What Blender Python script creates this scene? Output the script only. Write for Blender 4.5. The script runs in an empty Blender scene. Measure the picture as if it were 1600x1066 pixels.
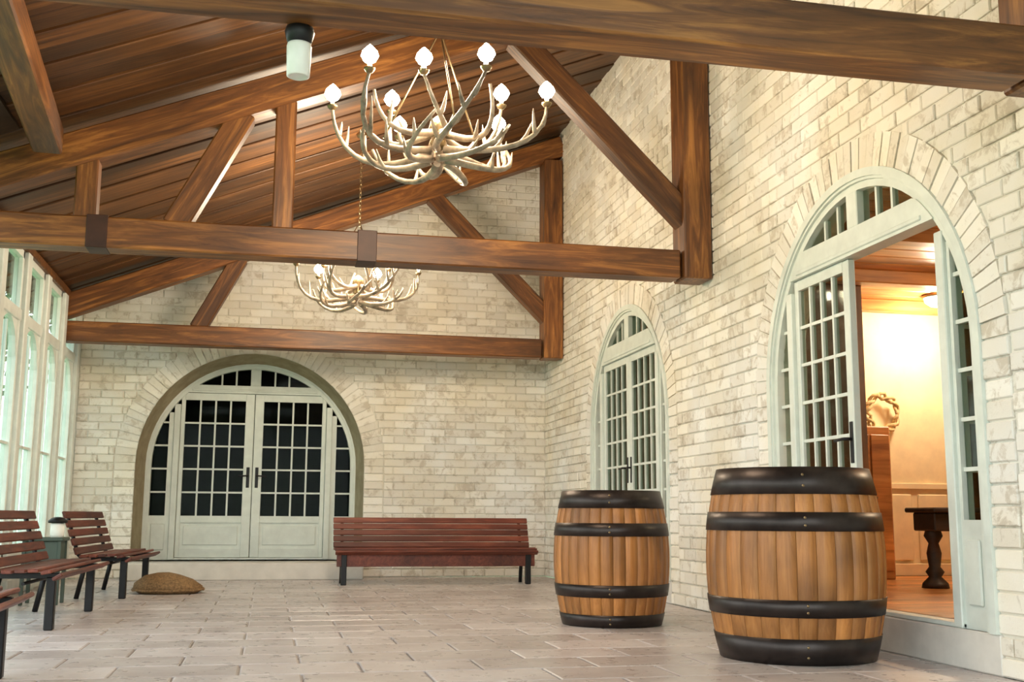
import bpy, bmesh, math, random
from mathutils import Vector, Matrix
random.seed(7)
C = bpy.context.scene.collection
S = bpy.context.scene

# ------------------------------------------------------------------ camera
F, YAW, PIT, ROL, HC = 1745.7, .2114, .1557, .0057, .76
cd = bpy.data.cameras.new('camera'); cam = bpy.data.objects.new('camera', cd); C.objects.link(cam)
fw = Vector((math.sin(YAW)*math.cos(PIT), math.cos(YAW)*math.cos(PIT), math.sin(PIT)))
r0 = Vector((math.cos(YAW), -math.sin(YAW), 0)); u0 = r0.cross(fw)
r1 = math.cos(ROL)*r0 + math.sin(ROL)*u0; u1 = -math.sin(ROL)*r0 + math.cos(ROL)*u0
m = Matrix((r1, u1, -fw)).transposed().to_4x4(); m.translation = Vector((0, 0, HC))
cam.matrix_world = m
cd.sensor_width = 36; cd.lens = F/1600*36; cd.clip_start = .05; cd.clip_end = 300
S.camera = cam

# ------------------------------------------------------------------ world, exposure
W = bpy.data.worlds.new('sky'); S.world = W; W.use_nodes = True
wn = W.node_tree; wn.nodes.clear()
wo = wn.nodes.new('ShaderNodeOutputWorld'); wb = wn.nodes.new('ShaderNodeBackground')
wg = wn.nodes.new('ShaderNodeNewGeometry'); ws = wn.nodes.new('ShaderNodeSeparateXYZ'); wr = wn.nodes.new('ShaderNodeValToRGB')
wt = wn.nodes.new('ShaderNodeTexCoord')
wn.links.new(wt.outputs['Generated'], ws.inputs[0]); wn.links.new(ws.outputs['Z'], wr.inputs[0])
wr.color_ramp.elements[0].position = 0.0; wr.color_ramp.elements[0].color = (.92, 1, .97, 1)
wr.color_ramp.elements[1].position = .8; wr.color_ramp.elements[1].color = (.68, .84, .92, 1)
wn.links.new(wr.outputs[0], wb.inputs['Color']); wb.inputs['Strength'].default_value = 2.3
wn.links.new(wb.outputs[0], wo.inputs[0])
S.view_settings.view_transform = 'Standard'; S.view_settings.look = 'None'
S.view_settings.gamma = 1; S.view_settings.use_curve_mapping = False
S.view_settings.exposure = 0.75

def point(name, loc, col, power, radius=.05):
    l = bpy.data.lights.new(name, 'POINT'); l.color = col; l.energy = power; l.shadow_soft_size = radius
    o = bpy.data.objects.new(name, l); C.objects.link(o); o.location = loc; return o
WARM = (1, .80, .57)

# ------------------------------------------------------------------ materials
def mat(name, rough=.6, metal=0.0, spec=.5):
    M = bpy.data.materials.new(name); M.use_nodes = True
    n = M.node_tree; b = n.nodes['Principled BSDF']
    b.inputs['Roughness'].default_value = rough; b.inputs['Metallic'].default_value = metal
    b.inputs['Specular IOR Level'].default_value = spec
    return M, n, b
def N(n, t, **k):
    x = n.nodes.new(t)
    for a, v in k.items(): setattr(x, a, v)
    return x
def noise(n, vec, scale, detail=4, rough=.6, dist=0):
    t = N(n, 'ShaderNodeTexNoise'); t.inputs['Scale'].default_value = scale; t.inputs['Detail'].default_value = detail
    t.inputs['Roughness'].default_value = rough; t.inputs['Distortion'].default_value = dist
    n.links.new(vec, t.inputs['Vector']); return t.outputs['Fac']
def mapped(n, scale, coord='Object', rnd=True):
    tc = N(n, 'ShaderNodeTexCoord'); mp = N(n, 'ShaderNodeMapping'); mp.inputs['Scale'].default_value = scale
    n.links.new(tc.outputs[coord], mp.inputs['Vector'])
    if rnd:
        oi = N(n, 'ShaderNodeObjectInfo'); mu = N(n, 'ShaderNodeMath', operation='MULTIPLY'); mu.inputs[1].default_value = 37
        n.links.new(oi.outputs['Random'], mu.inputs[0]); n.links.new(mu.outputs[0], mp.inputs['Location'])
    return mp.outputs['Vector']
def ramp(n, fac, stops):
    r = N(n, 'ShaderNodeValToRGB'); e = r.color_ramp.elements
    while len(e) < len(stops): e.new(.5)
    for i, (p, c) in enumerate(stops): e[i].position = p; e[i].color = (*c, 1)
    n.links.new(fac, r.inputs[0]); return r.outputs[0]
def mix(n, a, b, fac, mode='MIX'):
    x = N(n, 'ShaderNodeMix', data_type='RGBA', blend_type=mode)
    for s, v in ((x.inputs[0], fac), (x.inputs[6], a), (x.inputs[7], b)):
        if hasattr(v, 'is_output'): n.links.new(v, s)
        elif isinstance(v, tuple): s.default_value = (*v, 1)
        else: s.default_value = v
    return x.outputs[2]
def bump(n, b, h, strength=.3, dist=.01):
    x = N(n, 'ShaderNodeBump'); x.inputs['Strength'].default_value = strength; x.inputs['Distance'].default_value = dist
    n.links.new(h, x.inputs['Height']); n.links.new(x.outputs[0], b.inputs['Normal'])

def wood(name, dark, mid, light, scale=(1.2, 14, 14), rough=.5, vary=.35, bs=.35, coord='Object', blot=1.0):
    M, n, b = mat(name, rough)
    v = mapped(n, scale, coord); g = noise(n, v, 1.0, 6, .65, 1.2)
    c = ramp(n, g, [(.25, dark), (.5, mid), (.78, light)])
    v2 = mapped(n, (.9, 2.2, 2.2), coord); bl = noise(n, v2, 1.3*blot, 3, .5)
    c = mix(n, c, ramp(n, bl, [(.3, (.35, .32, .3)), (.7, (1.25, 1.2, 1.15))]), .75, 'MULTIPLY')
    oi = N(n, 'ShaderNodeObjectInfo')
    c = mix(n, c, ramp(n, oi.outputs['Random'], [(0, (1-vary,)*3), (1, (1+vary,)*3)]), 1.0, 'MULTIPLY')
    n.links.new(c, b.inputs['Base Color']); bump(n, b, g, bs, .006); return M

BEAM = wood('beam_wood', (.045, .016, .006), (.175, .064, .016), (.50, .215, .052), rough=.45)
PLANK = wood('roof_board_wood', (.026, .010, .004), (.105, .042, .011), (.24, .105, .028), scale=(.5, 12, 12), vary=.4)
DARKW = wood('dark_wood', (.01, .006, .004), (.03, .014, .008), (.05, .025, .012))
BENCHW = wood('bench_wood', (.07, .016, .010), (.16, .036, .020), (.28, .085, .045), scale=(2, 20, 20), vary=.3)
OAK = wood('barrel_oak', (.29, .112, .026), (.43, .175, .044), (.54, .25, .075), scale=(30, 30, 2.0), vary=.10, rough=.45, blot=.8)
INWOOD = wood('interior_ceiling_wood', (.22, .075, .018), (.5, .2, .05), (.75, .36, .11), scale=(.8, 9, 9), rough=.4)
FLOORW = wood('interior_floor_wood', (.35, .13, .03), (.55, .24, .07), (.7, .34, .12), rough=.3)
BROWNW = wood('brown_panel_wood', (.06, .025, .008), (.13, .055, .018), (.2, .09, .03), scale=(8, 8, 1))

def brick_mat(name, base, warm, spot, spotamt=.57):
    M, n, b = mat(name, .85, spec=.25)
    tc = N(n, 'ShaderNodeTexCoord'); ge = N(n, 'ShaderNodeNewGeometry'); pos = ge.outputs['Position']
    at = N(n, 'ShaderNodeAttribute'); at.attribute_name = 'tint'
    sp = N(n, 'ShaderNodeSeparateColor'); n.links.new(at.outputs['Color'], sp.inputs[0])
    big = noise(n, pos, 1.1, 3, .6)
    c = mix(n, base, warm, ramp(n, big, [(.35, (0, 0, 0)), (.7, (1, 1, 1))]))
    c = mix(n, c, ramp(n, sp.outputs[0], [(0, (.80, .78, .76)), (.5, (1, 1, 1)), (1, (1.12, 1.12, 1.12))]), .6, 'MULTIPLY')
    # exposed, worn patches where the whitewash has gone
    w = noise(n, pos, 9, 6, .7, .6); ad = N(n, 'ShaderNodeMath', operation='MULTIPLY_ADD')
    n.links.new(sp.outputs[1], ad.inputs[0]); ad.inputs[1].default_value = .16; n.links.new(w, ad.inputs[2])
    c = mix(n, c, spot, ramp(n, ad.outputs[0], [(spotamt, (0, 0, 0)), (spotamt+.1, (.55, .55, .55))]))
    n.links.new(c, b.inputs['Base Color']); h = noise(n, pos, 45, 5, .7); bump(n, b, h, .5, .006); return M
BRICK = brick_mat('whitewashed_brick', (.89, .87, .83), (.84, .76, .62), (.46, .38, .28), .60)
MORTAR = brick_mat('mortar', (.80, .78, .72), (.74, .67, .55), (.36, .3, .22), .62)
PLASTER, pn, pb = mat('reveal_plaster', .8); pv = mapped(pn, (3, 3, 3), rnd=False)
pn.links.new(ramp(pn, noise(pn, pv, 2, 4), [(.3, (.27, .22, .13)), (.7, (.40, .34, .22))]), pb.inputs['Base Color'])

def plain(name, col, rough=.6, metal=0, var=.08, scale=6, spec=.5):
    M, n, b = mat(name, rough, metal, spec); v = mapped(n, (scale,)*3)
    g = noise(n, v, 1, 4)
    n.links.new(ramp(n, g, [(.3, tuple(x*(1-var) for x in col)), (.7, tuple(min(1, x*(1+var)) for x in col))]), b.inputs['Base Color'])
    return M
FRAME = plain('pale_green_paint', (.69, .73, .67), .45)
FRAMEL = plain('window_green_paint', (.80, .85, .80), .45)
IRON = plain('black_iron', (.018, .017, .018), .42, .5, .3, spec=.4)
HOOP = plain('hoop_iron', (.045, .035, .032), .38, .75, .35)
BONE = plain('antler_bone', (.33, .26, .19), .28, 0, .6, 12)
BRASS = plain('dull_brass', (.30, .22, .12), .3, .9)
CREAM = plain('interior_cream', (.86, .72, .44), .8)
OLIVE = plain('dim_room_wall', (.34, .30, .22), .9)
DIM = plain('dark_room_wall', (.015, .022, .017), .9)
WHITEP = plain('white_plastic', (.92, .90, .84), .4)
STONE = plain('step_stone', (.66, .62, .56), .6, 0, .12, 4)
LAWN = plain('lawn', (.18, .30, .12), .9, 0, .3, 1)
LEAF = plain('leaf_green', (.05, .14, .035), .6, 0, .5, 1)
BARK = plain('bark', (.12, .09, .06), .9, 0, .3)
GREENP = plain('dark_green_paint', (.06, .085, .065), .5)
WICKER = plain('brown_woven_fibre', (.24, .14, .06), .85, 0, .5, 60)
STRAW = plain('pale_woven_straw', (.62, .46, .22), .8, 0, .3, 40)
DARKBAND = plain('dark_band', (.05, .018, .01), .5, .2, .3)

def paver_mat(name, k=1.0):
    M, n, b = mat(name, .38, spec=.45); ge = N(n, 'ShaderNodeNewGeometry'); pos = ge.outputs['Position']
    at = N(n, 'ShaderNodeAttribute'); at.attribute_name = 'tint'; sp = N(n, 'ShaderNodeSeparateColor'); n.links.new(at.outputs['Color'], sp.inputs[0])
    c = ramp(n, noise(n, pos, 2.2, 6, .65, .5), [(.3, (.50*k, .445*k, .43*k)), (.5, (.60*k, .55*k, .535*k)), (.72, (.70*k, .66*k, .645*k))])
    c = mix(n, c, ramp(n, sp.outputs[0], [(0, (.78, .74, .72)), (1, (1.15, 1.12, 1.12))]), .9, 'MULTIPLY')
    n.links.new(c, b.inputs['Base Color'])
    g = noise(n, pos, 9, 5, .6); rr = ramp(n, g, [(.3, (.24,)*3), (.7, (.38,)*3)]); n.links.new(rr, b.inputs['Roughness'])
    bump(n, b, g, .12, .005); return M
PAVER = paver_mat('stone_paver'); GROUT = paver_mat('floor_grout', .7)

def glass_mat(name, tint, refl=.35, rough=.05):
    M = bpy.data.materials.new(name); M.use_nodes = True; n = M.node_tree; n.nodes.clear()
    o = N(n, 'ShaderNodeOutputMaterial'); t = N(n, 'ShaderNodeBsdfTransparent'); g = N(n, 'ShaderNodeBsdfGlossy'); x = N(n, 'ShaderNodeMixShader')
    t.inputs[0].default_value = (*tint, 1); g.inputs['Roughness'].default_value = rough
    fr = N(n, 'ShaderNodeFresnel'); fr.inputs[0].default_value = 1.5; mu = N(n, 'ShaderNodeMath', operation='MULTIPLY'); mu.inputs[1].default_value = refl
    n.links.new(fr.outputs[0], mu.inputs[0]); n.links.new(mu.outputs[0], x.inputs[0]); n.links.new(t.outputs[0], x.inputs[1]); n.links.new(g.outputs[0], x.inputs[2])
    n.links.new(x.outputs[0], o.inputs[0]); return M
GLASS = glass_mat('window_glass', (.70, .76, .72), .08)
SKYGLASS = glass_mat('clear_glass', (.93, .97, .95), .4)
def emit(name, col, s):
    M = bpy.data.materials.new(name); M.use_nodes = True; n = M.node_tree; n.nodes.clear()
    o = N(n, 'ShaderNodeOutputMaterial'); e = N(n, 'ShaderNodeEmission'); e.inputs[0].default_value = (*col, 1); e.inputs[1].default_value = s
    n.links.new(e.outputs[0], o.inputs[0]); return M
BULB = emit('lit_bulb', (1, .87, .66), 40)
LAMPON = emit('lit_shade', (1, .85, .6), 9)

# ------------------------------------------------------------------ mesh helpers
class MB:
    def __init__(s): s.v = []; s.f = []; s.t = []; s.sm = []
    def add(s, vs, fs, tint=None, smooth=False):
        o = len(s.v); s.v += [tuple(v) for v in vs]; s.f += [tuple(i+o for i in f) for f in fs]
        s.t += [tint or (.5, .5, .5)]*len(vs); s.sm += [smooth]*len(fs); return s
    def box(s, a, b, ch=0.0, tint=None):
        x0, y0, z0 = (min(a[i], b[i]) for i in range(3)); x1, y1, z1 = (max(a[i], b[i]) for i in range(3))
        if ch <= 0:
            vs = [(x, y, z) for x in (x0, x1) for y in (y0, y1) for z in (z0, z1)]
            return s.add(vs, [(0, 1, 3, 2), (4, 6, 7, 5), (0, 4, 5, 1), (2, 3, 7, 6), (0, 2, 6, 4), (1, 5, 7, 3)], tint)
        c = min(ch, (x1-x0)*.45, (y1-y0)*.45, (z1-z0)*.45)
        bm = bmesh.new(); bmesh.ops.create_cube(bm, size=1)
        for v in bm.verts: v.co = Vector((x0+(v.co.x+.5)*(x1-x0), y0+(v.co.y+.5)*(y1-y0), z0+(v.co.z+.5)*(z1-z0)))
        bmesh.ops.bevel(bm, geom=bm.edges[:], offset=c, segments=1, affect='EDGES', profile=.5)
        bm.verts.index_update(); s.add([v.co[:] for v in bm.verts], [[v.index for v in f.verts] for f in bm.faces], tint); bm.free(); return s
    def prism(s, poly, axis, a, b, tint=None):
        # poly in the two other axes (in order), extruded along axis from a to b
        n = len(poly); vs = []
        for w in (a, b):
            for p in poly:
                q = list(p); q.insert(axis, w); vs.append(q)
        fs = [tuple(range(n)), tuple(range(2*n-1, n-1, -1))]+[(i, n+i, n+(i+1) % n, (i+1) % n) for i in range(n)]
        return s.add(vs, fs, tint)
    def tube(s, pts, rad, seg=8, caps=True, smooth=True):
        pts = [Vector(p) for p in pts]; n = len(pts); rs = rad if isinstance(rad, (list, tuple)) else [rad]*n
        up = Vector((0, 0, 1)); vs = []
        d0 = (pts[1]-pts[0]).normalized(); a = d0.cross(up)
        if a.length < .05: a = d0.cross(Vector((1, 0, 0)))
        a.normalize()
        for i, p in enumerate(pts):
            d = (pts[min(i+1, n-1)]-pts[max(i-1, 0)]).normalized()
            a = (a-d*a.dot(d)).normalized(); b = d.cross(a)
            for k in range(seg):
                t = 2*math.pi*k/seg; vs.append(p+(a*math.cos(t)+b*math.sin(t))*rs[i])
        fs = [(i*seg+k, i*seg+(k+1) % seg, (i+1)*seg+(k+1) % seg, (i+1)*seg+k) for i in range(n-1) for k in range(seg)]
        s.add(vs, fs, None, smooth)
        if caps:
            o = len(s.v)-n*seg
            s.f += [tuple(o+k for k in range(seg))[::-1], tuple(o+(n-1)*seg+k for k in range(seg))]; s.sm += [False, False]
        return s
    def lathe(s, prof, seg=24, a0=0, a1=2*math.pi, c=(0, 0, 0), smooth=True, close=False):
        full = abs(a1-a0-2*math.pi) < 1e-6; m = seg if full else seg+1; n = len(prof); vs = []
        for k in range(m):
            t = a0+(a1-a0)*k/seg
            for r, z in prof: vs.append((c[0]+r*math.cos(t), c[1]+r*math.sin(t), c[2]+z))
        nn = n if close else n-1
        fs = [(k*n+i, ((k+1) % m)*n+i, ((k+1) % m)*n+(i+1) % n, k*n+(i+1) % n) for k in range(seg) for i in range(nn)]
        s.add(vs, fs, None, smooth)
        if not full and close:
            o = len(s.v)-m*n; s.f += [tuple(o+i for i in range(n)), tuple(o+(m-1)*n+i for i in range(n))[::-1]]; s.sm += [False, False]
        return s
    def mesh(s, name, m):
        me = bpy.data.meshes.new(name); me.from_pydata(s.v, [], s.f); me.materials.append(m)
        at = me.color_attributes.new('tint', 'FLOAT_COLOR', 'POINT')
        at.data.foreach_set('color', [x for t in s.t for x in (*t, 1)])
        me.polygons.foreach_set('use_smooth', s.sm)
        bm = bmesh.new(); bm.from_mesh(me); bmesh.ops.recalc_face_normals(bm, faces=bm.faces); bm.to_mesh(me); bm.free()
        return me
    def obj(s, name, m, parent=None): return link(name, s.mesh(name, m), parent)
def link(name, data, parent=None, loc=None, rot=None):
    o = bpy.data.objects.new(name, data); C.objects.link(o)
    if parent: o.parent = parent
    if loc is not None: o.location = loc
    if rot is not None: o.rotation_euler = rot
    return o
def thing(name, label, cat, loc=(0, 0, 0), rz=0, group=None):
    o = link(name, None, None, loc, (0, 0, rz)); o.empty_display_size = .1; o['label'] = label; o['category'] = cat
    if group: o['group'] = group
    return o
def struct(name, label, loc=(0, 0, 0), rz=0, me=None, cat='setting'):
    o = link(name, me, None, loc, (0, 0, rz)); o['kind'] = 'structure'; o['label'] = label; o['category'] = cat; return o
def tag(o, label, cat, group=None):
    o['label'] = label; o['category'] = cat
    if group: o['group'] = group
    return o
def dup(root, loc=None, rz=None, label=None):
    def cp(o, par):
        c = o.copy(); C.objects.link(c); c.parent = par
        for ch in o.children: cp(ch, c)
        return c
    r = cp(root, None)
    if loc is not None: r.location = loc
    if rz is not None: r.rotation_euler = (0, 0, rz)
    if label: r['label'] = label
    return r

# ------------------------------------------------------------------ dimensions
XR, XL, DW = 3.535, -2.3125, 14.3
HB = 2.709
TR = [4.12, 8.5, 13.34]            # roof trusses (front faces)
def deck(x): return 3.05+.36+.4*(x+2.15)
NEAR = -1.5
# arched openings, local u: far wall u=+X, right wall u=-Y
FAR = dict(c=-.22, zc=1.38, R=1.38); RD = dict(zc=1.66, R=1.215); RY = [6.25, 10.86]

# ------------------------------------------------------------------ walls with arched openings
def arc_z(u, op):
    d = abs(u-op['u']); return op['zc']+math.sqrt(max(0, op['R']**2-d*d)) if d < op['R'] else None
def wall_mesh(u0, u1, top, ops, th, mtl, sill=.2):
    mb = MB(); us = {u0, u1}
    for op in ops:
        for k in range(41): us.add(op['u']-op['R']*math.cos(math.pi*k/40))
    n = 24
    for k in range(n): us.add(u0+(u1-u0)*k/n)
    us = sorted(us)
    for a, b in zip(us, us[1:]):
        if b-a < 1e-5: continue
        mid = (a+b)/2; op = next((o for o in ops if abs(mid-o['u']) < o['R']), None)
        ta, tb = top(a), top(b)
        if op is None: mb.prism([(a, 0), (b, 0), (b, tb), (a, ta)], 1, 0, th)
        else:
            za = arc_z(a, op) or op['zc']; zb = arc_z(b, op) or op['zc']
            mb.prism([(a, za), (b, zb), (b, tb), (a, ta)], 1, 0, th)
            mb.prism([(a, 0), (b, 0), (b, sill), (a, sill)], 1, 0, th)
    return mb.mesh('wall', mtl)
CO, LEN, JT = .098, .265, .011
def brick_box(mb, u0, u1, z0, z1, tint, d=.016):
    c = .006; y = -d
    vs = [(u0, 0, z0), (u1, 0, z0), (u1, 0, z1), (u0, 0, z1), (u0, y+c, z0), (u1, y+c, z0), (u1, y+c, z1), (u0, y+c, z1),
          (u0+c, y, z0+c), (u1-c, y, z0+c), (u1-c, y, z1-c), (u0+c, y, z1-c)]
    fs = [(0, 1, 5, 4), (1, 2, 6, 5), (2, 3, 7, 6), (3, 0, 4, 7), (4, 5, 9, 8), (5, 6, 10, 9), (6, 7, 11, 10), (7, 4, 8, 11), (8, 9, 10, 11)]
    mb.add(vs, fs, tint)
TINTS = [(random.random(), random.random(), random.random()) for _ in range(12)]
def bricks(parent, u0, u1, top, ops, score, name):
    """all bricks of a wall; the 300 with the best score become parts, the rest one stuff part"""
    lst = []; ring = .25
    nrow = int(6/CO)
    for r in range(nrow):
        z0 = r*CO+JT/2; z1 = z0+CO-JT; zm = (z0+z1)/2; u = u0-(LEN/2 if r % 2 else 0)+random.uniform(-.004, .004)
        while u < u1:
            a, b = max(u, u0)+JT/2, min(u+LEN, u1)-JT/2; u += LEN
            segs = [(a, b)]
            for op in ops:
                ro = op['R']+ring+.005; new = []
                if zm <= op['zc']: h = op['R']+ring+.005
                elif zm-op['zc'] < ro: h = math.sqrt(ro*ro-(zm-op['zc'])**2)
                else: h = 0
                for (p, q) in segs:
                    L, Rr = op['u']-h, op['u']+h
                    if h == 0 or q <= L or p >= Rr or z1 < .2: new.append((p, q)); continue
                    if p < L-.03: new.append((p, L))
                    if q > Rr+.03: new.append((Rr, q))
                segs = new
            for (p, q) in segs:
                if q-p < .03: continue
                if z1 > min(top(p), top(q)): continue
                lst.append(('b', (p, q, z0, z1), ((p+q)/2, zm)))
    for op in ops:       # arch ring of bricks on edge
        n = int(math.pi*(op['R']+.12)/.088)
        for k in range(n):
            t0 = math.pi*k/n+.0035; t1 = math.pi*(k+1)/n-.0035; tm = (t0+t1)/2
            lst.append(('v', (op, t0, t1), (op['u']+op['R']*math.cos(tm), op['zc']+op['R']*math.sin(tm))))
        nz = int((op['zc']-.2)/CO)
        hh = (op['zc']-.2)/nz
        for k in range(nz):
            z0 = .2+k*hh+JT/2; z1 = z0+hh-JT
            for sgn in (-1, 1):
                p, q = sorted((op['u']+sgn*(op['R']+.004), op['u']+sgn*(op['R']+ring-JT/2)))
                if q > u1: q = u1-.004
                if q-p > .03: lst.append(('b', (p, q, z0, z1), ((p+q)/2, (z0+z1)/2)))
    lst.sort(key=lambda e: score(*e[2]))
    rest = MB(); cache = {}
    for i, (k, dat, ctr) in enumerate(lst):
        t = random.choice(TINTS); d = .016+random.uniform(-.004, .005)
        if k == 'b':
            p, q, z0, z1 = dat
            if i < 300:
                key = (round(q-p, 2), round(z1-z0, 3), TINTS.index(t))
                if key not in cache:
                    mb = MB(); brick_box(mb, -(q-p)/2, (q-p)/2, -(z1-z0)/2, (z1-z0)/2, t, d); cache[key] = mb.mesh('brick', BRICK)
                link('brick', cache[key], parent, ((p+q)/2, 0, (z0+z1)/2))
            else: brick_box(rest, p, q, z0, z1, t, d)
        else:
            op, t0, t1 = dat; r0, r1 = op['R']+.003, op['R']+ring-.004; mb = MB() if i < 300 else rest
            tm = (t0+t1)/2; cu, cz = op['u'], op['zc']
            if i < 300: cu = cz = 0
            P = lambda r, t, y: (cu+r*math.cos(t), y, cz+r*math.sin(t))
            e = .003
            vs = [P(r0, t0, 0), P(r1, t0, 0), P(r1, t1, 0), P(r0, t1, 0), P(r0, t0, -d), P(r1, t0, -d), P(r1, t1, -d), P(r0, t1, -d)]
            mb.add(vs, [(0, 1, 5, 4), (1, 2, 6, 5), (2, 3, 7, 6), (3, 0, 4, 7), (4, 5, 6, 7)], t)
            if i < 300: link('brick', mb.mesh('brick', BRICK), parent, (op['u'], 0, op['zc']))
    o = rest.obj(name, BRICK, parent); o['kind'] = 'stuff'

# far wall
opf = [dict(u=FAR['c'], zc=FAR['zc'], R=FAR['R'])]
wf = struct('wall_far', 'far whitewashed brick gable wall with an arched doorway', (0, DW, 0))
link('wall_backing', wall_mesh(XL-.25, XR+.25, lambda x: deck(x)+.06, opf, .45, MORTAR), wf)
bricks(wf, XL, XR, lambda x: deck(x), opf, lambda u, z: (0 if (1.15 < u and .2 < z < 2.65) else 1)+(0 if -2.25 < u < 3.3 else 2)+(0 if z < 2.7 else 1)+(.5 if z < .2 else 0), 'brickwork')
# right wall (u = -Y)
opr = [dict(u=-y, zc=RD['zc'], R=RD['R']) for y in RY]
wr_ = struct('wall_right', 'tall whitewashed brick wall with two arched doorways', (XR, 0, 0), -math.pi/2)
link('wall_backing', wall_mesh(-DW-.2, -NEAR, lambda x: deck(XR)+.1, opr, .24, MORTAR), wr_)
def rs(u, z):
    y = -u
    if y < 4.85: return 50
    return y+(0 if z < .76+y*.46 else 50)
bricks(wr_, -DW, -NEAR, lambda x: deck(XR)-.02, opr, rs, 'brickwork')

# reveals (lining of the openings) : far one is splayed
def reveal(parent, op, y0, y1, R1, uc1, mtl, th=.02):
    mb = MB(); pr = [(-1, .2)]+[None]; pts = []
    for side in (0,):
        A = [(-1.0, .2), (-1.0, op['zc'])]
    a = [(math.cos(math.pi*(1-k/32)), math.sin(math.pi*(1-k/32))) for k in range(33)]
    f = [(op['u']-op['R'], .2)]+[(op['u']+op['R']*c, op['zc']+op['R']*s) for c, s in a]+[(op['u']+op['R'], .2)]
    b = [(uc1-R1, .2)]+[(uc1+R1*c, op['zc']+R1*s) for c, s in a]+[(uc1+R1, .2)]
    n = len(f); vs = [(p[0], y0, p[1]) for p in f]+[(p[0], y1, p[1]) for p in b]
    mb.add(vs, [(i, i+1, n+i+1, n+i) for i in range(n-1)], None, True)
    # outer return so the lining is solid
    vs2 = [(op['u']+(p[0]-op['u'])*1.015, y1, p[1]+.02 if p[1] > .3 else p[1]) for p in f]
    return mb.obj('reveal', mtl, parent)
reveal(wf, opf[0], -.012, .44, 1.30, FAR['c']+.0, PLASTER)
for op in opr: reveal(wr_, op, -.012, .20, RD['R']-.002, op['u'], MORTAR)

# ------------------------------------------------------------------ arched french doors
def clip(u0, u1, z0, z1, R, zc, n=8):
    """rectangle cut by the arc; returns polygon (u,z) or None"""
    us = [u0+(u1-u0)*k/n for k in range(n+1)]; top = []
    for u in us:
        t = zc+math.sqrt(max(0, R*R-u*u)) if abs(u) < R else -9
        top.append((u, min(z1, t)))
    top = [p for p in top if p[1] > z0+.004]
    if len(top) < 2: return None
    return [(top[0][0], z0), (top[-1][0], z0)]+top[::-1]
def ring(mb, Ri, Ro, zc, zb, y0, y1, n=36):
    a = [math.pi*(1-k/n) for k in range(n+1)]
    i_ = [(-Ri, zb)]+[(Ri*math.cos(t), zc+Ri*math.sin(t)) for t in a]+[(Ri, zb)]
    o_ = [(-Ro, zb)]+[(Ro*math.cos(t), zc+Ro*math.sin(t)) for t in a]+[(Ro, zb)]
    m_ = len(i_); vs = [(p[0], y, p[1]) for y in (y0, y1) for p in i_+o_]
    fs = []
    for k in range(m_-1):
        fs += [(k, k+1, m_+k+1, m_+k), (2*m_+k, 2*m_+k+1, 3*m_+k+1, 3*m_+k), (k, k+1, 2*m_+k+1, 2*m_+k), (m_+k, m_+k+1, 3*m_+k+1, 3*m_+k)]
    fs += [(0, m_, 3*m_, 2*m_), (m_-1, 2*m_-1, 4*m_-1, 3*m_-1)]
    mb.add(vs, fs)
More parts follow.
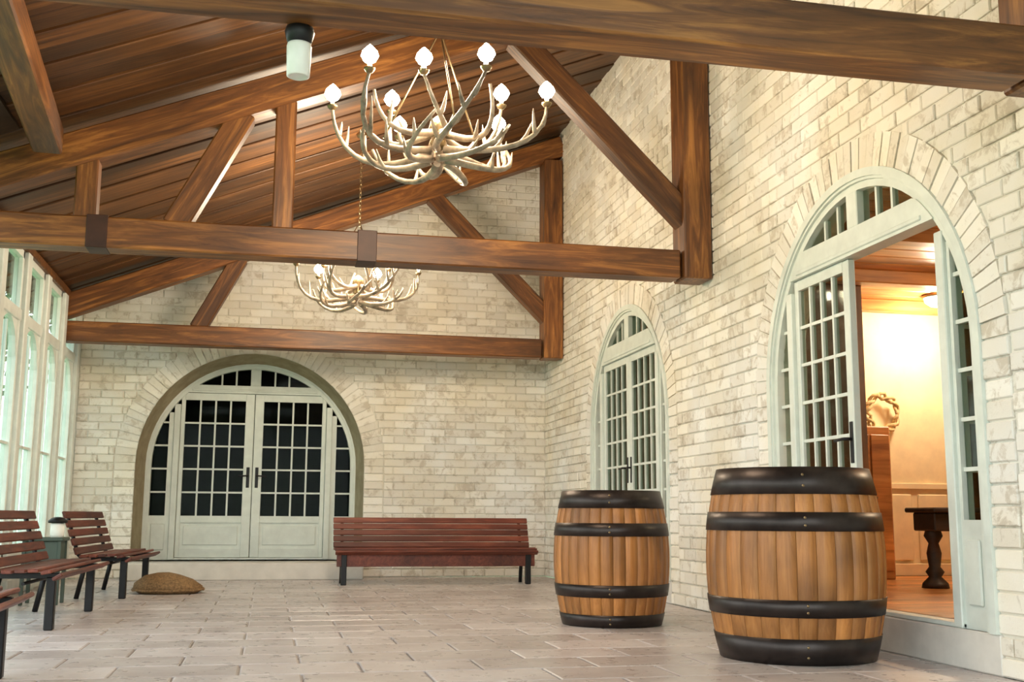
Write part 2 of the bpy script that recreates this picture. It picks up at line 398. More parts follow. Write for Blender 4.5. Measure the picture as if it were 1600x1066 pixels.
def french(name, label, loc, rz, P, open_right=False, handle=True):
    root = struct(name, label, loc, rz, cat='door')
    y0, zc, Ri, Ro = P['y'], P['zc'], P['Ri'], P['Ro']; zb = .2
    mb = MB(); ring(mb, Ri, Ro, zc, zb, y0, y0+.11); mb.obj('frame', FRAME, root)
    mb = MB(); ring(mb, Ro-.03, Ro+.0, zc, zb, y0-.018, y0+.01)
    mb.obj('frame_moulding', FRAME, root)
    if P.get('outer'):
        mb = MB(); ring(mb, Ro-.012, Ro+.04, zc, zb, -.032, .0); mb.obj('outer_moulding', FRAME, root)
    L, Mu = P['leaf'], P['mull']             # leaf outer edge, mullion outer edge
    zt0, zt1 = P['tr']
    half = math.sqrt(max(0, Ri*Ri-max(0, zt1-zc)**2))+.01
    pl = clip(-Ri+.001, Ri-.001, zt0, zt1, Ri+.01, zc, 60)
    MB().prism(pl, 1, y0-.01, y0+.1).box((-half*1.1, y0-.02, zt0+.02), (half*1.1, y0, zt0+.05), .006).obj('transom', FRAME, root)
    for s in (-1, 1):
        um = s*(L+Mu)/2; w = (Mu-L)/2
        zt = zc+math.sqrt(Ri*Ri-(abs(um)+w)**2)
        MB().box((um-w, y0-.008, zb), (um+w, y0+.1, zt+.02), .006).obj('mullion', FRAME, root)
    MB().box((-Mu, y0, zb-.0), (Mu, y0+.1, zb+.025), .004).obj('threshold', FRAME, root)
    rows = P['rows']; g0, g1 = P['g']; ga, gb = P['gx']
    def leaf(s):
        mb = MB(); t = .05; ya = y0+.02; yb = ya+t; bot = zb+.03
        if s > 0: a, b, c, d = .004, ga, gb, L-.004
        e = P.get('e', .004) if s < 0 else .004
        mb.box((e, ya, bot), (ga, yb, zt0-.004), .005); mb.box((gb, ya, bot), (L-.004, yb, zt0-.004), .005)
        mb.box((ga, ya, g1), (gb, yb, zt0-.004), 0); mb.box((ga, ya, bot), (gb, yb, P['pan'][0]), 0); mb.box((ga, ya, P['pan'][1]), (gb, yb, g0), 0)
        mb.box((ga, ya+.018, P['pan'][0]), (gb, yb-.015, P['pan'][1]), 0)
        if s < 0: mb.v = [(-x, y, z) for x, y, z in mb.v]
        o = mb.obj('door_leaf', FRAME, root)
        m2 = MB().box((ga+.04, ya+.008, P['pan'][0]+.04), (gb-.04, ya+.02, P['pan'][1]-.04), .008)
        if s < 0: m2.v = [(-x, y, z) for x, y, z in m2.v]
        m2.obj('panel', FRAME, o)
        nc = 4; mw = P['mw']
        for k in range(1, nc):
            u = s*(ga+(gb-ga)*k/nc); MB().box((u-mw/2, ya+.008, g0), (u+mw/2, yb-.008, g1)).obj('muntin', FRAME, o)
        for k in range(1, rows):
            z = g0+(g1-g0)*k/rows; MB().box((s*ga, ya+.010, z-mw/2), (s*gb, yb-.010, z+mw/2)).obj('muntin', FRAME, o)
        pw, ph = (gb-ga)/nc, (g1-g0)/rows
        me = MB().box((-pw/2+.002, -.002, -ph/2+.002), (pw/2-.002, .002, ph/2-.002)).mesh('pane', GLASS)
        for i in range(nc):
            for j in range(rows): link('pane', me, o, (s*(ga+pw*(i+.5)), ya+t/2, g0+ph*(j+.5)))
        if handle:
            u = s*max(.055, P.get('e', 0)+.035); h = MB(); h.box((u-.02, ya-.006, 1.10), (u+.02, ya, 1.36), .004)
            h.tube([(u, ya-.005, 1.25), (u, ya-.05, 1.25), (u+s*.03, ya-.055, 1.25), (u+s*.12, ya-.055, 1.245)], .010, 8)
            h.obj('handle', IRON, o)
        return o
    lf = leaf(-1); rt = leaf(1)
    if open_right:      # hinged on its outer edge, swung into the room
        # rotate about hinge: leaf spans from u=0..L, after the swing it points into +w
        M4 = Matrix.Translation((L, y0+.05, 0)) @ Matrix.Rotation(-math.radians(93), 4, 'Z') @ Matrix.Translation((-L, -(y0+.05), 0))
        rt.matrix_local = M4
    for s in (-1, 1):   # side lights
        mb = MB(); mb.box((s*Mu, y0+.015, zb), (s*(Ri+.01), y0+.08, g0-.0), 0)
        mb.box((s*(Mu), y0+.015, g0), (s*(P['sx']), y0+.08, min(zc+math.sqrt(Ri*Ri-P['sx']**2), 9)), 0)
        sl = mb.obj('side_light', FRAME, root)
        MB().box((s*(Mu+.05), y0-.0, zb+.12), (s*(Ri-.03), y0+.02, g0-.1), .008).obj('panel', FRAME, sl)
        hh = (g1-g0)/rows
        for k in range(rows+1):
            z = g0+hh*k
            pl = clip(P['sx'], Ri, z, z+hh, Ri, zc) if True else None
            if not pl: continue
            MB().prism([(s*u, zz) for u, zz in pl], 1, y0+.045, y0+.05).obj('pane', GLASS, sl)
            if k: 
                ue = math.sqrt(max(0, Ri*Ri-max(0, z-zc)**2))
                if ue > P['sx']: MB().box((s*P['sx'], y0+.03, z-P['mw']/2), (s*ue, y0+.07, z+P['mw']/2)).obj('muntin', FRAME, sl)
    fz = zt1
    for s in (-1, 1):   # fan light halves
        um = math.sqrt(max(0, Ri*Ri-(fz-zc)**2)); cw = .065
        mb = MB()
        if s > 0: mb.box((-cw, y0-.005, fz), (cw, y0+.09, zc+Ri-.0), .006)
        else: mb.box((-cw*.2, y0+.0, fz), (cw*.2, y0+.095, zc+Ri-.02), .0)
        fl = mb.obj('fan_light', FRAME, root)
        xs = [cw+(um-cw)*t for t in (0, .28, .56, 1)]
        for a, b in zip(xs, xs[1:]):
            pl = clip(a, b, fz, 9, Ri, zc)
            if pl: MB().prism([(s*u, zz) for u, zz in pl], 1, y0+.045, y0+.05).obj('pane', GLASS, fl)
        for a in xs[1:3]:
            MB().box((s*(a-P['mw']/2), y0+.03, fz), (s*(a+P['mw']/2), y0+.07, zc+math.sqrt(Ri*Ri-a*a))).obj('muntin', FRAME, fl)
    return root
PF = dict(y=.42, zc=1.38, Ri=1.24, Ro=1.31, leaf=.915, mull=.99, tr=(2.30, 2.40), rows=5, g=(.745, 2.205), gx=(.115, .86), pan=(.34, .66), mw=.022, sx=1.05)
PR = dict(y=.0, zc=1.66, Ri=1.14, Ro=1.215, leaf=.87, mull=.945, tr=(2.40, 2.57), rows=6, g=(.755, 2.325), gx=(.19, .815), pan=(.34, .66), mw=.022, sx=.975, outer=True, e=.115)
french('door_1', 'pair of pale green glazed doors in the deep arch of the far wall', (FAR['c'], DW, 0), 0, PF)
french('door_2', 'tall arched doors with one leaf open beside the large barrel', (XR, RY[0], 0), -math.pi/2, PR, True)
french('door_3', 'closed arched glazed doors behind the smaller barrel', (XR, RY[1], 0), -math.pi/2, dict(PR, gx=(.085, .82), e=.004))
# stone steps
o = MB().box((-1.6, 13.72, 0), (1.14, DW+.5, .2), .01).mesh('step', STONE); struct('trim_1', 'pale stone step before the far arched door', me=o)
for i, y in enumerate(RY):
    o = MB().box((XR-.02, y-1.27, .0), (XR+.30, y+1.27, .2), .008).mesh('step', STONE); struct('trim_%d' % (i+2), ('pale stone sill under the open arched door', 'pale stone sill under the closed arched door')[i], me=o)

# ------------------------------------------------------------------ floor
fl = struct('floor', 'pinkish grey stone paved porch floor')
MB().box((XL-.3, NEAR, -.12), (XR+.02, DW+.02, -.012)).obj('floor_bed', GROUT, fl)
rest = MB(); cache = {}; cand = []
PH = .40; PW = .60; y = NEAR; r = 0
while y < DW-.02:
    y1 = min(y+PH, DW); x = XL-.2-(PW/2 if r % 2 else 0)
    while x < XR:
        a, b = max(x, XL-.2), min(x+PW, XR); x += PW
        if b-a > .03: cand.append((a, b, y, y1))
    y = y1; r += 1
def pav(mb, a, b, c, d, t, h):
    e = .008; g = .005
    vs = [(a+g, c+g, -.012), (b-g, c+g, -.012), (b-g, d-g, -.012), (a+g, d-g, -.012)]
    vs += [(p[0], p[1], h-.004) for p in vs[:4]]; vs += [(a+g+e, c+g+e, h), (b-g-e, c+g+e, h), (b-g-e, d-g-e, h), (a+g+e, d-g-e, h)]
    mb.add(vs, [(0, 1, 5, 4), (1, 2, 6, 5), (2, 3, 7, 6), (3, 0, 4, 7), (4, 5, 9, 8), (5, 6, 10, 9), (6, 7, 11, 10), (7, 4, 8, 11), (8, 9, 10, 11)], t)
for (a, b, c, d) in cand:
    t = random.choice(TINTS); h = random.uniform(-.0015, .0)
    if 5.2 < c < 9.4:
        key = (round(b-a, 2), round(d-c, 2), TINTS.index(t))
        if key not in cache:
            mb = MB(); pav(mb, -(b-a)/2, (b-a)/2, -(d-c)/2, (d-c)/2, t, h); cache[key] = mb.mesh('paver', PAVER)
        link('paver', cache[key], fl, ((a+b)/2, (c+d)/2, 0))
    else: pav(rest, a, b, c, d, t, h)
o = rest.obj('paving', PAVER, fl); o['kind'] = 'stuff'
struct('ground', 'green lawn outside the porch', me=MB().box((-60, -40, -.5), (60, 60, -.14)).mesh('ground', LAWN))

# ------------------------------------------------------------------ ceiling
ce = struct('ceiling', 'sloping roof of stained boards above the trusses')
sl = math.atan(.4); L0 = XL-.55; ln = (XR+.25-L0)/math.cos(sl); PWd = .235
me = {}
y = NEAR; k = 0
while y < DW+.4:
    v = k % 3
    if v not in me: me[v] = MB().box((0, .004, 0), (ln, PWd-.014, .03), .006).mesh('roof_board', PLANK)
    o = link('roof_board', me[v], ce, (L0, y, deck(L0)+(.012 if k % 2 else 0)), (0, -sl, 0)); y += PWd; k += 1
MB().box((0, NEAR, .046), (ln, DW+.5, .10)).obj('roof_sheathing', DARKW, ce)
ce.children[-1].location = (L0, 0, deck(L0)); ce.children[-1].rotation_euler = (0, -sl, 0)
# near-black panel under the roof boards along the eaves
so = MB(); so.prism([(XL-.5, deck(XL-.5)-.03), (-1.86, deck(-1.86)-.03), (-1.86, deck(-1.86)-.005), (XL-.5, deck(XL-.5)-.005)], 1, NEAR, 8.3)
so.obj('eave_panel', DARKW, ce)

# ------------------------------------------------------------------ trusses
def beam(name, a, b, w, h, par, mtl=BEAM, up=(0, 0, 1), ch=.012):
    """beam from a to b; local X along the beam, w = thickness across, h = height"""
    a, b = Vector(a), Vector(b); d = b-a; L = d.length; x = d.normalized()
    y = Vector(up).cross(x)
    if y.length < .01: y = Vector((0, 1, 0))
    y.normalize(); z = x.cross(y)
    o = MB().box((0, -w/2, -h/2), (L, w/2, h/2), ch).obj(name, mtl, par)
    mm = Matrix((x, y, z)).transposed().to_4x4(); mm.translation = a; o.matrix_local = mm; return o
tl = ['massive roof truss nearest the viewer, its tie beam crossing the top of the picture',
      'middle roof truss hanging in front of the far one, between the two chandeliers',
      'farthest roof truss close to the brick gable wall']
TH = .22
def R(x): return 3.05+.4*(x+2.15)          # rafter underside
for i, y in enumerate(TR):
    t = thing('roof_truss', tl[i], 'truss', (XR-.15, y+TH/2, HB), 0, 'timber roof trusses')
    ox, oz = XR-.15, HB
    P = lambda x, z, dy=0: (x-ox, dy, z-oz)
    beam('tie_beam', P(XL-.05 if i == 2 else XL-.3, HB+.115), P(XR-.29, HB+.115), TH, .235, t)
    beam('post', P(XR-.147, HB-.006), P(XR-.147, R(XR-.2)+.02), TH+.02, .286, t, up=(0, 1, 0))
    xa = XL-.1 if i == 2 else XL-.5
    off = .14/math.cos(sl)
    beam('rafter', P(xa, R(xa)+off), P(XR-.005, R(XR)+off), TH-.01, .26, t)
    beam('strut', P(XR-.16, 3.19), P(1.86, R(1.86)+.05), TH-.04, .20, t)
    if i != 1: beam('strut', P(-.90, HB+.2), P(-.44, R(-.44)+.06), TH-.05, .19, t)
    else: beam('strut', P(-.78, HB+.2), P(-.30, R(-.30)+.06), TH-.05, .19, t)
    if i < 2: beam('king_post', P(0.02, HB+.2), P(0.02, R(0)+.06), TH-.06, .17, t, up=(0, 1, 0))
    if i == 1:
        beam('stub_post', P(-1.42, HB+.2), P(-1.42, R(-1.42)+.05), TH-.06, .16, t, up=(0, 1, 0))
        for x in (.67, -1.32):
            MB().box((x-.075-ox, -TH/2-.008, -.006), (x+.075-ox, TH/2+.008, .243), .004).obj('tie_band', DARKBAND, t)  # thin dark brown band wrapped around the tie beam
# diagonal wind brace under the roof between the first two trusses
wb_ = thing('wind_brace', 'slanting timber brace under the roof at the upper left corner', 'beam', (-1.66, 8.3, 3.43))
beam('brace_timber', (0, 0, 0), (-1.46+1.66, 5.2-8.3, 3.50-3.43), .20, .20, wb_)

# ------------------------------------------------------------------ left glazed wall
wl = struct('wall_left', 'left side of the porch, pale green posts carrying the eaves', (XL, 0, 0))
post = MB().box((-.12, -.08, 0), (0, .08, 3.22), .01).box((-.18, -.11, 0), (.02, .11, .16), .01).mesh('post', FRAMEL)
posts = [9.2, 10.2, 11.2, 12.2, 13.2, 14.2]
for y in posts+[7.0, 4.8, 2.6, .4, -1.4]: link('post', post, wl, (0, y, 0))
MB().box((-.2, NEAR, 3.22), (.0, DW, deck(XL)-.04), .01).obj('wall_plate', BEAM, wl)
MB().box((-.14, 9.2, 0), (-.02, 14.2, .30), .01).obj('plinth', FRAMEL, wl)
for i, (a, b) in enumerate(zip(posts, posts[1:])):
    w = struct('window_%d' % (i+1), 'tall pale green window bay %s of the left wall' % ['nearest the viewer', 'second from the viewer', 'in the middle', 'next to last before the far wall', 'in the far left corner'][i], (XL-.08, (a+b)/2, 0), cat='window')
    hw = .41; mb = MB()
    for s in (-1, 1): mb.box((-.04, s*hw, .30), (.04, s*(hw-.06), 3.22), .005)
    mb.box((-.05, -hw, 2.55), (.05, hw, 2.66), .005); mb.box((-.04, -hw, 3.15), (.04, hw, 3.22)); mb.box((-.04, -hw, .3), (.04, hw, .42))
    mb.obj('window_frame', FRAMEL, w)
    # arched head
    mb = MB(); n = 12; q = hw-.06
    for k in range(n):
        u0_, u1_ = -q+2*q*k/n, -q+2*q*(k+1)/n; f_ = lambda u: 2.55-q+math.sqrt(max(0, q*q-u*u))
        mb.prism([(u0_, f_(u0_)), (u1_, f_(u1_)), (u1_, 2.56), (u0_, 2.56)], 0, -.03, .03)
    mb.obj('arched_head', FRAMEL, w)
    MB().box((-.02, -.012, .42), (.02, .012, 2.5)).obj('muntin', FRAMEL, w)
    for z in (1.4,): MB().box((-.02, -q, z-.012), (.02, q, z+.012)).obj('muntin', FRAMEL, w)
    for z0, z1 in ((.42, 1.4), (1.4, 2.54)):
        for s in (-1, 1): MB().box((-.003, s*.012, z0+.012), (.003, s*q, z1-.012)).obj('pane', SKYGLASS, w)
    MB().box((-.003, -q, 2.66), (.003, q, 3.15)).obj('pane', SKYGLASS, w)
# trees outside
def tree(loc, h, r, label):
    t = thing('tree', label, 'tree', loc, 0, 'trees outside the porch windows')
    MB().tube([(0, 0, 0), (.05, .03, h*.35), (-.04, 0, h*.7)], [.16, .12, .05], 8).obj('trunk', BARK, t)
    mb = MB()
    for k in range(2600):
        a = random.uniform(0, 2*math.pi); cz = random.uniform(-1, 1); rr = r*random.random()**.4*(.8+.25*math.sin(3*a))
        p = Vector((rr*math.cos(a)*math.sqrt(1-cz*cz), rr*math.sin(a)*math.sqrt(1-cz*cz), h*.66+cz*rr*1.15))
        n_ = Vector((random.gauss(0, 1), random.gauss(0, 1), random.gauss(0, 1))).normalized(); u = n_.orthogonal().normalized()*.10; v = n_.cross(u)*.6
        mb.add([p-u, p+v, p+u, p-v], [(0, 1, 2, 3)])
    o = mb.obj('foliage', LEAF, t); o['kind'] = 'stuff'
tree((-5.6, 24, -.14), 8.5, 2.4, 'green leafy tree beyond the last left windows, nearer the wall')
tree((-9.5, 31, -.14), 9, 3, 'green leafy tree standing farther off outside')

# ------------------------------------------------------------------ rooms behind the doors
rm = struct('wall_interior', 'cream walls of the lit room behind the open door', cat='wall')
X0 = XR+.24
MB().box((X0, 10.2, 0), (9, 10.32, 3.4)).obj('back_wall', CREAM, rm)
MB().box((9, 2.5, 0), (9.1, 14.7, 3.4)).obj('side_wall', CREAM, rm)
MB().box((X0, 2.4, 0), (9.1, 2.5, 3.4)).obj('near_wall', CREAM, rm)
MB().box((X0, 8.95, .2), (5.12, 9.03, 2.92)).obj('partition', BROWNW, rm)
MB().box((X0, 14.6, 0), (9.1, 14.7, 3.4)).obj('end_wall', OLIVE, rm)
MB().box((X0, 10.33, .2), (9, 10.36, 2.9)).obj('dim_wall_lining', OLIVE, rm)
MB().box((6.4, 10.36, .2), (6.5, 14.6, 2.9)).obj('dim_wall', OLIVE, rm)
for x in (5.55, 5.95, 6.35):
    MB().box((x, 10.175, .35), (x+.33, 10.2, 1.0), .01).obj('wainscot_panel', CREAM, rm)
MB().box((X0, 10.16, .2), (9, 10.2, .32), .006).box((X0, 10.17, 1.05), (9, 10.2, 1.11), .006).obj('wainscot_rail', CREAM, rm)
fi = struct('floor_interior', 'orange-brown wooden floor of the lit room', cat='floor')
y = 2.5; me_ = MB().box((X0, .002, .0), (9, .198, .2), .003).mesh('floor_board', FLOORW)
while y < 14.55: link('floor_board', me_, fi, (0, y, 0)); y += .2
ci = struct('ceiling_interior', 'orange-brown boarded ceiling of the lit room', cat='ceiling')
me_ = MB().box((X0, .006, 2.92), (9, .244, 2.96), .008).mesh('ceiling_board', INWOOD); y = 2.5
while y < 14.5: link('ceiling_board', me_, ci, (0, y, 0)); y += .25
MB().box((X0, 2.4, 2.965), (9.1, 14.7, 3.02)).obj('ceiling_sheathing', DARKW, ci)
for y in (7.3, 8.7, 9.9): MB().box((X0, y, 2.80), (9, y+.14, 2.92), .01).obj('ceiling_beam', INWOOD, ci)
fr = struct('wall_dark_room', 'unlit room behind the far arched doors', cat='wall')
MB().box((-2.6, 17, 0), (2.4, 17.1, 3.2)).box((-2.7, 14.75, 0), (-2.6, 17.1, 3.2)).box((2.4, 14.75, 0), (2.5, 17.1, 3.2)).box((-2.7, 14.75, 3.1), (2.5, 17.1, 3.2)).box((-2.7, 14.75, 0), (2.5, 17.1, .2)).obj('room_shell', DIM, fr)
# furniture seen through the open door
t = thing('pedestal_table', 'dark wooden side table with a turned leg inside the open doorway', 'table', (5.36, 8.4, .2))
MB().box((-.12, -.22, .61), (.35, .22, .65), .01).obj('table_top', DARKW, t)
MB().box((-.08, -.16, .46), (.28, .16, .61), .01).obj('apron', DARKW, t)
MB().lathe([(.0, .0), (.11, .0), (.10, .04), (.05, .09), (.075, .13), (.045, .17), (.06, .28), (.04, .36), (.075, .42), (.06, .47)], 20, c=(.0, 0, 0)).obj('turned_leg', DARKW, t)
t = thing('bookcase', 'tall dark brown bookcase inside the room, seen through the right side light', 'bookcase', (6.85, 8.9, .2))
MB().box((-.72, .1, 0), (.75, .12, 2.6)).obj('back_panel', BROWNW, t)
for x in (-.72, 0, .73): MB().box((x-.02, -.15, 0), (x+.02, .1, 2.6), .004).obj('side_panel', BROWNW, t)
for k in range(7): MB().box((-.70, -.14, .02+k*.42), (.71, .1, .05+k*.42), .003).obj('shelf', BROWNW, t)
t = thing('tall_cabinet', 'narrow brown wooden cabinet at the left edge of the doorway view', 'cabinet', (5.50, 9.75, .2))
MB().box((-.22, -.16, 0), (.22, .16, 1.42), .01).obj('body', INWOOD, t)
for s in (-1, 1):
    d_ = MB().box((s*.01, -.18, .08), (s*.20, -.16, 1.34), .006).obj('door', INWOOD, t); MB().tube([(s*.035, -.18, .75), (s*.035, -.205, .75)], .012, 8).obj('knob', BRASS, d_)
t = thing('wall_wreath', 'round pale straw wreath hanging on the cream wall above the cabinet', 'wreath', (5.95, 10.12, 1.80))
mb = MB()
for k in range(5):
    ph = random.uniform(0, 6.28)
    mb.tube([((.17+.03*math.sin(5*a+ph))*math.cos(a), -.02+.03*math.sin(7*a+ph), (.17+.03*math.sin(5*a+ph))*math.sin(a)) for a in [2*math.pi*j/30 for j in range(31)]], .016, 6, False)
mb.obj('twisted_straw', STRAW, t)
t = thing('ceiling_lamp', 'small lit ceiling lamp in the room behind the open door', 'lamp', (6.32, 9.6, 2.92))
MB().lathe([(0, 0), (.16, 0), (.16, -.03), (0, -.03)], 24).obj('mount', BRASS, t)
MB().lathe([(0, -.03), (.14, -.03), (.13, -.07), (.08, -.11), (0, -.12)], 24).obj('shade', LAMPON, t)
point('lamp_light', (6.32, 9.5, 2.6), (1, .82, .58), 52, .12)
point('hall_light', (6.2, 6.8, 2.55), (1, .80, .52), 60, .12)
point('side_room_fill', (5.2, 12.2, 2.5), (1, .85, .62), 14, .12)  # added fill to lift the side room, no fixture there

# ------------------------------------------------------------------ barrels
def barrel(label, loc, H, re, rb, hoops, rz):
    t = thing('wine_barrel', label, 'barrel', loc, rz, 'oak barrels by the right wall')
    rad = lambda z: re+(rb-re)*(1-((z-H/2)/(H/2))**2)
    zs = [H*k/14 for k in range(15)]; n = 30
    prof = [(rad(z), z) for z in zs]; inn = [(rad(z)-.028, z) for z in zs][::-1]
    for k in range(n):
        a0 = 2*math.pi*k/n+.002; a1 = 2*math.pi*(k+1)/n-.002
        MB().lathe(prof+inn, 2, a0, a1, close=True).obj('stave', OAK, t)
    for z0, z1 in hoops:
        zz = [z0, (z0+z1)/2, z1]; p = [(rad(z)+.006, z) for z in zz]+[(rad(z)-.002, z) for z in zz[::-1]]
        h = MB().lathe(p, 48, close=True).obj('hoop', HOOP, t)
        for q in (.3, .7):
            z = z0+(z1-z0)*q; r_ = rad(z)+.005; a = -1.9-rz; mb = MB().lathe([(0, 0), (.008, 0), (.007, .004), (0, .006)], 8)
            c_, s_ = math.cos(a), math.sin(a); mb.v = [((r_+w)*c_-x*s_, (r_+w)*s_+x*c_, z+y) for x, y, w in mb.v]
            mb.obj('rivet', BRASS, h)
    MB().lathe([(0, H-.045), (re-.02, H-.045), (re-.02, H-.07), (0, H-.07)], 40).obj('head', OAK, t)
    return t
barrel('large light oak barrel with dark iron hoops beside the open arched door', (2.905, 5.925, .001), 1.03, .418, .492, [(0, .135), (.245, .335), (.69, .79), (.885, 1.03)], .3)
barrel('smaller oak barrel with dark iron hoops standing before the closed arched doors', (2.45, 7.93, .001), .945, .352, .42, [(0, .085), (.205, .29), (.625, .715), (.82, .945)], 1.3)

# ------------------------------------------------------------------ benches
def bench(label, loc, rz, Ln, inset, group='slatted wooden benches', zt=.78):
    """local: length along Y (centred), faces +X, front feet at x=0"""
    t = thing('bench', label, 'bench', loc, rz, group); h = Ln/2
    for x, z, tl_ in ((.075, .355, 32), (.005, .385, 10), (-.075, .395, 2), (-.155, .392, 0), (-.235, .388, 0), (-.315, .386, 0)):
        o = MB().box((-h, -.034, -.012), (h, .034, .012), .006).obj('seat_slat', BENCHW, t); o.location = (x, 0, z); o.rotation_euler = (0, math.radians(tl_), math.pi/2)
        o.rotation_euler = (math.radians(-tl_), 0, math.pi/2)
    x0, z0, x1, z1 = -.385, .43, -.50, zt-.03; nb = 5
    for k in range(nb):
        f = k/(nb-1); o = MB().box((-h, -.011, -.033), (h, .011, .033), .006).obj('back_slat', BENCHW, t)
        o.location = (x0+(x1-x0)*f, 0, z0+(z1-z0)*f); o.rotation_euler = (math.radians(18), 0, math.pi/2)
        o.rotation_euler = (-math.atan2(x0-x1, z1-z0), 0, math.pi/2)
    for s in (-1, 1):
        y = s*(h-inset)
        f = MB().box((-.36, y-.022, .335), (.05, y+.022, .372), .004)
        f.tube([(-.36, y, .35), (-.41, y, .40), (-.525, y, zt-.02)], .018, 8); f.obj('side_frame', IRON, t)
        MB().box((-.03, y-.03, 0), (.03, y+.03, .345), .006).obj('leg', IRON, t)
        MB().tube([(-.33, y, .345), (-.40, y, .0)], .022, 8).obj('leg', IRON, t)
    MB().tube([(-.18, -(h-inset), .30), (-.18, (h-inset), .30)], .012, 8).obj('stretcher', IRON, t)
    return t
bench('red-brown slatted bench at the lower left corner, nearest the viewer', (-1.19, 5.04, 0), .03, 1.95, .25)
bench('red-brown slatted bench in the middle of the left row, before the small green table', (-1.375, 8.80, 0), -.02, 1.95, .23)
bench('dusky slatted bench farthest along the left windows, near the arched door', (-1.24, 11.55, 0), -.05, 1.75, .24)
# long bench by the far wall: faces the viewer
b = bench('long dark red slatted bench in front of the far brick wall', (1.875, 12.65, 0), -math.pi/2, 2.28, .10, 'long bench', .735)
MB().box((-.02, -1.12, .20), (.0, 1.12, .36), .005).obj('apron', BENCHW, b)

# small table with lantern between the benches
t = thing('side_table', 'small dark green side table between the left benches', 'table', (-1.86, 10.36, 0))
MB().box((-.17, -.17, .53), (.17, .17, .56), .006).obj('table_top', GREENP, t)
MB().box((-.14, -.14, .3), (.14, .14, .53), .006).obj('apron', GREENP, t)
for sx in (-1, 1):
    for sy in (-1, 1): MB().box((sx*.14-.015, sy*.14-.015, 0), (sx*.14+.015, sy*.14+.015, .53), .003).obj('leg', GREENP, t)
t = thing('lantern', 'small white lantern with a black cap on the green side table', 'lantern', (-1.76, 10.3, .56))
MB().lathe([(0, 0), (.05, 0), (.058, .02), (.058, .11), (.045, .125), (0, .125)], 20).obj('body', WHITEP, t)
MB().lathe([(0, .122), (.078, .122), (.082, .14), (.05, .165), (.02, .172), (0, .173)], 20).obj('cap', IRON, t)
# low brown heap
t = thing('floor_cushion', 'low rounded brown woven cushion on the floor before the far arched door', 'cushion', (-.93, 11.65, 0), .1)
mb = MB(); pr = [(.0, .0), (.24, .0), (.29, .04), (.28, .10), (.20, .17), (.10, .195), (0, .20)]
mb.lathe(pr, 28); mb.v = [(x*1.15, y, z*(1-.35*(x > 0)*x/.3)) for x, y, z in mb.v]; mb.obj('cushion_body', WICKER, t)
mb = MB(); mb.tube([(.335*math.cos(a), .292*math.sin(a), .035+.004*math.sin(9*a)) for a in [2*math.pi*j/40 for j in range(41)]], .012, 6, False).obj('seam', WICKER, t)

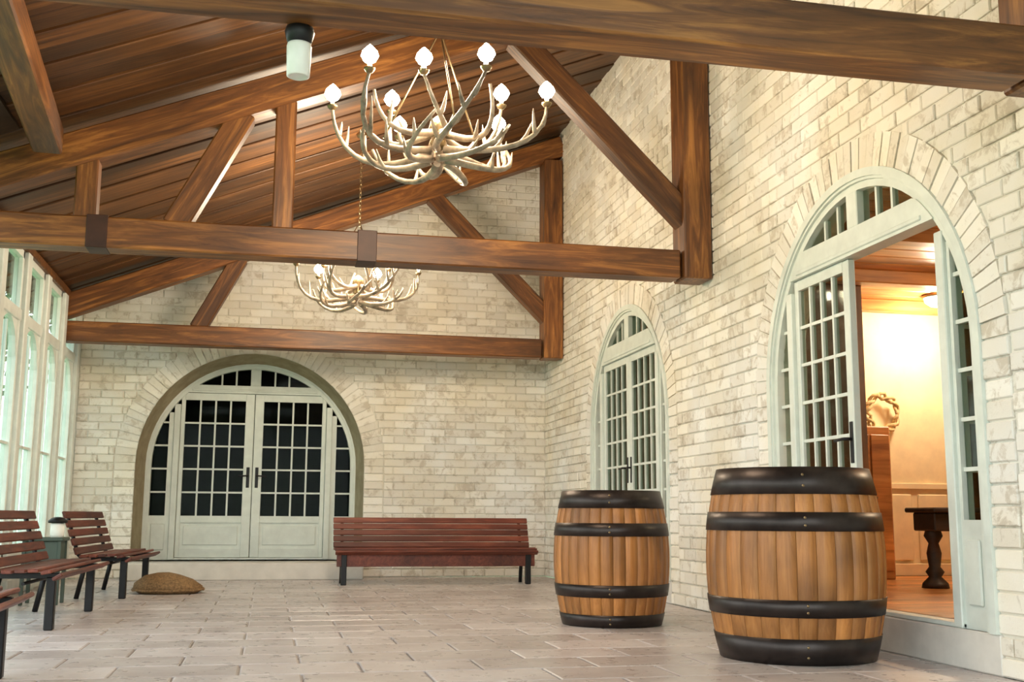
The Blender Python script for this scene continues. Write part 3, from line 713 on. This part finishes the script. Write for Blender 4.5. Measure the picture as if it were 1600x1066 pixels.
# ------------------------------------------------------------------ chandeliers
def flame(par_mb, p, k=1.0): par_mb.lathe([(0, 0), (.017*k, .01), (.026*k, .04), (.022*k, .065), (.008*k, .095), (0, .108)], 12, c=p)
def chandelier(label, loc, Rr, top, seed, lit=1.0, squash=1.0):
    rnd = random.Random(seed)
    t = thing('antler_chandelier', label, 'chandelier', loc, rnd.uniform(0, 1), 'antler chandeliers')
    MB().lathe([(0, -.10), (.03, -.09), (.05, -.05), (.03, -.01), (.06, .03), (.05, .08), (.02, .11), (0, .12)], 20).obj('hub', BRASS, t)
    def antler(a, r, z0, z1, tw, tines):
        z1 *= .85
        """curved main beam sweeping outward and up, with tines"""
        pts = []; rad = []
        for j in range(11):
            f = j/10; rr = .05+(r-.05)*math.sin(f*math.pi/2)**.9; z = z0+(z1-z0)*f**2.2-.07*math.sin(f*math.pi); aa = a+tw*f
            pts.append(Vector((rr*math.cos(aa), rr*math.sin(aa), z))); rad.append(.024*(1-.62*f))
        mb = MB().tube(pts, rad, 8)
        for f, ln_ in tines:
            j = int(f*10); p = pts[j]; d = (pts[j+1]-pts[j]).normalized(); side = Vector((-math.sin(a), math.cos(a), 0))*rnd.choice((-1, 1))
            q = [p+(side*.5+Vector((0, 0, .9))*s_+d*.35)*ln_*s_ for s_ in (0, .3, .6, .85, 1)]
            mb.tube(q, [.015, .014, .011, .007, .002], 7)
        mb.obj('antler', BONE, t); return pts[-1]
    n = 6
    for k in range(n):
        a = 2*math.pi*k/n
        e = antler(a, Rr*.97, -.10, .20, .55, [(.3, .14), (.5, .17), (.7, .12), (.85, .08)])
        c = MB(); c.lathe([(0, -.01), (.018, -.005), (.03, .012), (.032, .02), (.014, .022), (.014, .05), (0, .05)], 14, c=e); cc = c.obj('candle_cup', BRASS, t)
        b_ = MB(); flame(b_, (e.x, e.y, e.z+.05), 1.9); b_.obj('bulb', BULB, cc)
        e2 = antler(a+.52, Rr*.60, .0, .26, -.6, [(.3, .10), (.6, .12)])
        if k % 2 == 0:
            c = MB(); c.lathe([(0, -.01), (.018, -.005), (.03, .012), (.032, .02), (.014, .022), (.014, .05), (0, .05)], 14, c=e2); cc = c.obj('candle_cup', BRASS, t)
            b_ = MB(); flame(b_, (e2.x, e2.y, e2.z+.05), 1.9); b_.obj('bulb', BULB, cc)
        antler(a+.26, Rr*.72, -.16, -.02, .9, [(.4, .10), (.7, .10)])
    # three thin rods to a ring, then a chain to the roof
    for k in range(3):
        a = 2*math.pi*k/3+.4; MB().tube([(.34*math.cos(a), .34*math.sin(a), .0), (.02*math.cos(a), .02*math.sin(a), .62)], .006, 6).obj('hanger_rod', BRASS, t)
    z = .62; k = 0; mb = MB()
    while z < top-loc[2]-.04:
        L_ = []
        for j in range(13):
            q = 2*math.pi*j/12; u, w = .012*math.cos(q), .026*math.sin(q); L_.append((u if k % 2 else 0, 0 if k % 2 else u, z+.02+w))
        mb.tube(L_, .0035, 5, False); z += .043; k += 1
    o = mb.obj('chain', BRASS, t); o['kind'] = 'stuff'
    MB().lathe([(0, 0), (.05, 0), (.06, .03), (0, .05)], 16, c=(0, 0, top-loc[2]-.05)).obj('ceiling_rose', BRASS, t)
    return t
c1 = (.90, 6.3, 2.99); c2 = (.78, 10.9, 2.99)
chandelier('large antler chandelier with many lit candle bulbs, nearer the viewer', c1, .66, deck(.9), 3)
chandelier('antler chandelier farther back, half hidden below the middle tie beam', c2, .63, deck(.78), 5)
point('chandelier_light', (c1[0], c1[1], c1[2]+.33), WARM, 130, .35)
point('chandelier_light', (c2[0], c2[1], c2[2]+.30), WARM, 130, .35)

# spotlight on the first tie beam
t = thing('spotlight', 'small white spotlight on a black mount under the nearest tie beam', 'spotlight', (.05, TR[0]+TH+.02, HB))
MB().lathe([(0, 0), (.055, 0), (.06, -.02), (.05, -.06), (.02, -.075), (0, -.075)], 20).obj('mount', IRON, t)
MB().lathe([(0, -.07), (.047, -.07), (.050, -.08), (.046, -.205), (.036, -.21), (.034, -.19), (0, -.19)], 24).obj('lamp_housing', WHITEP, t)
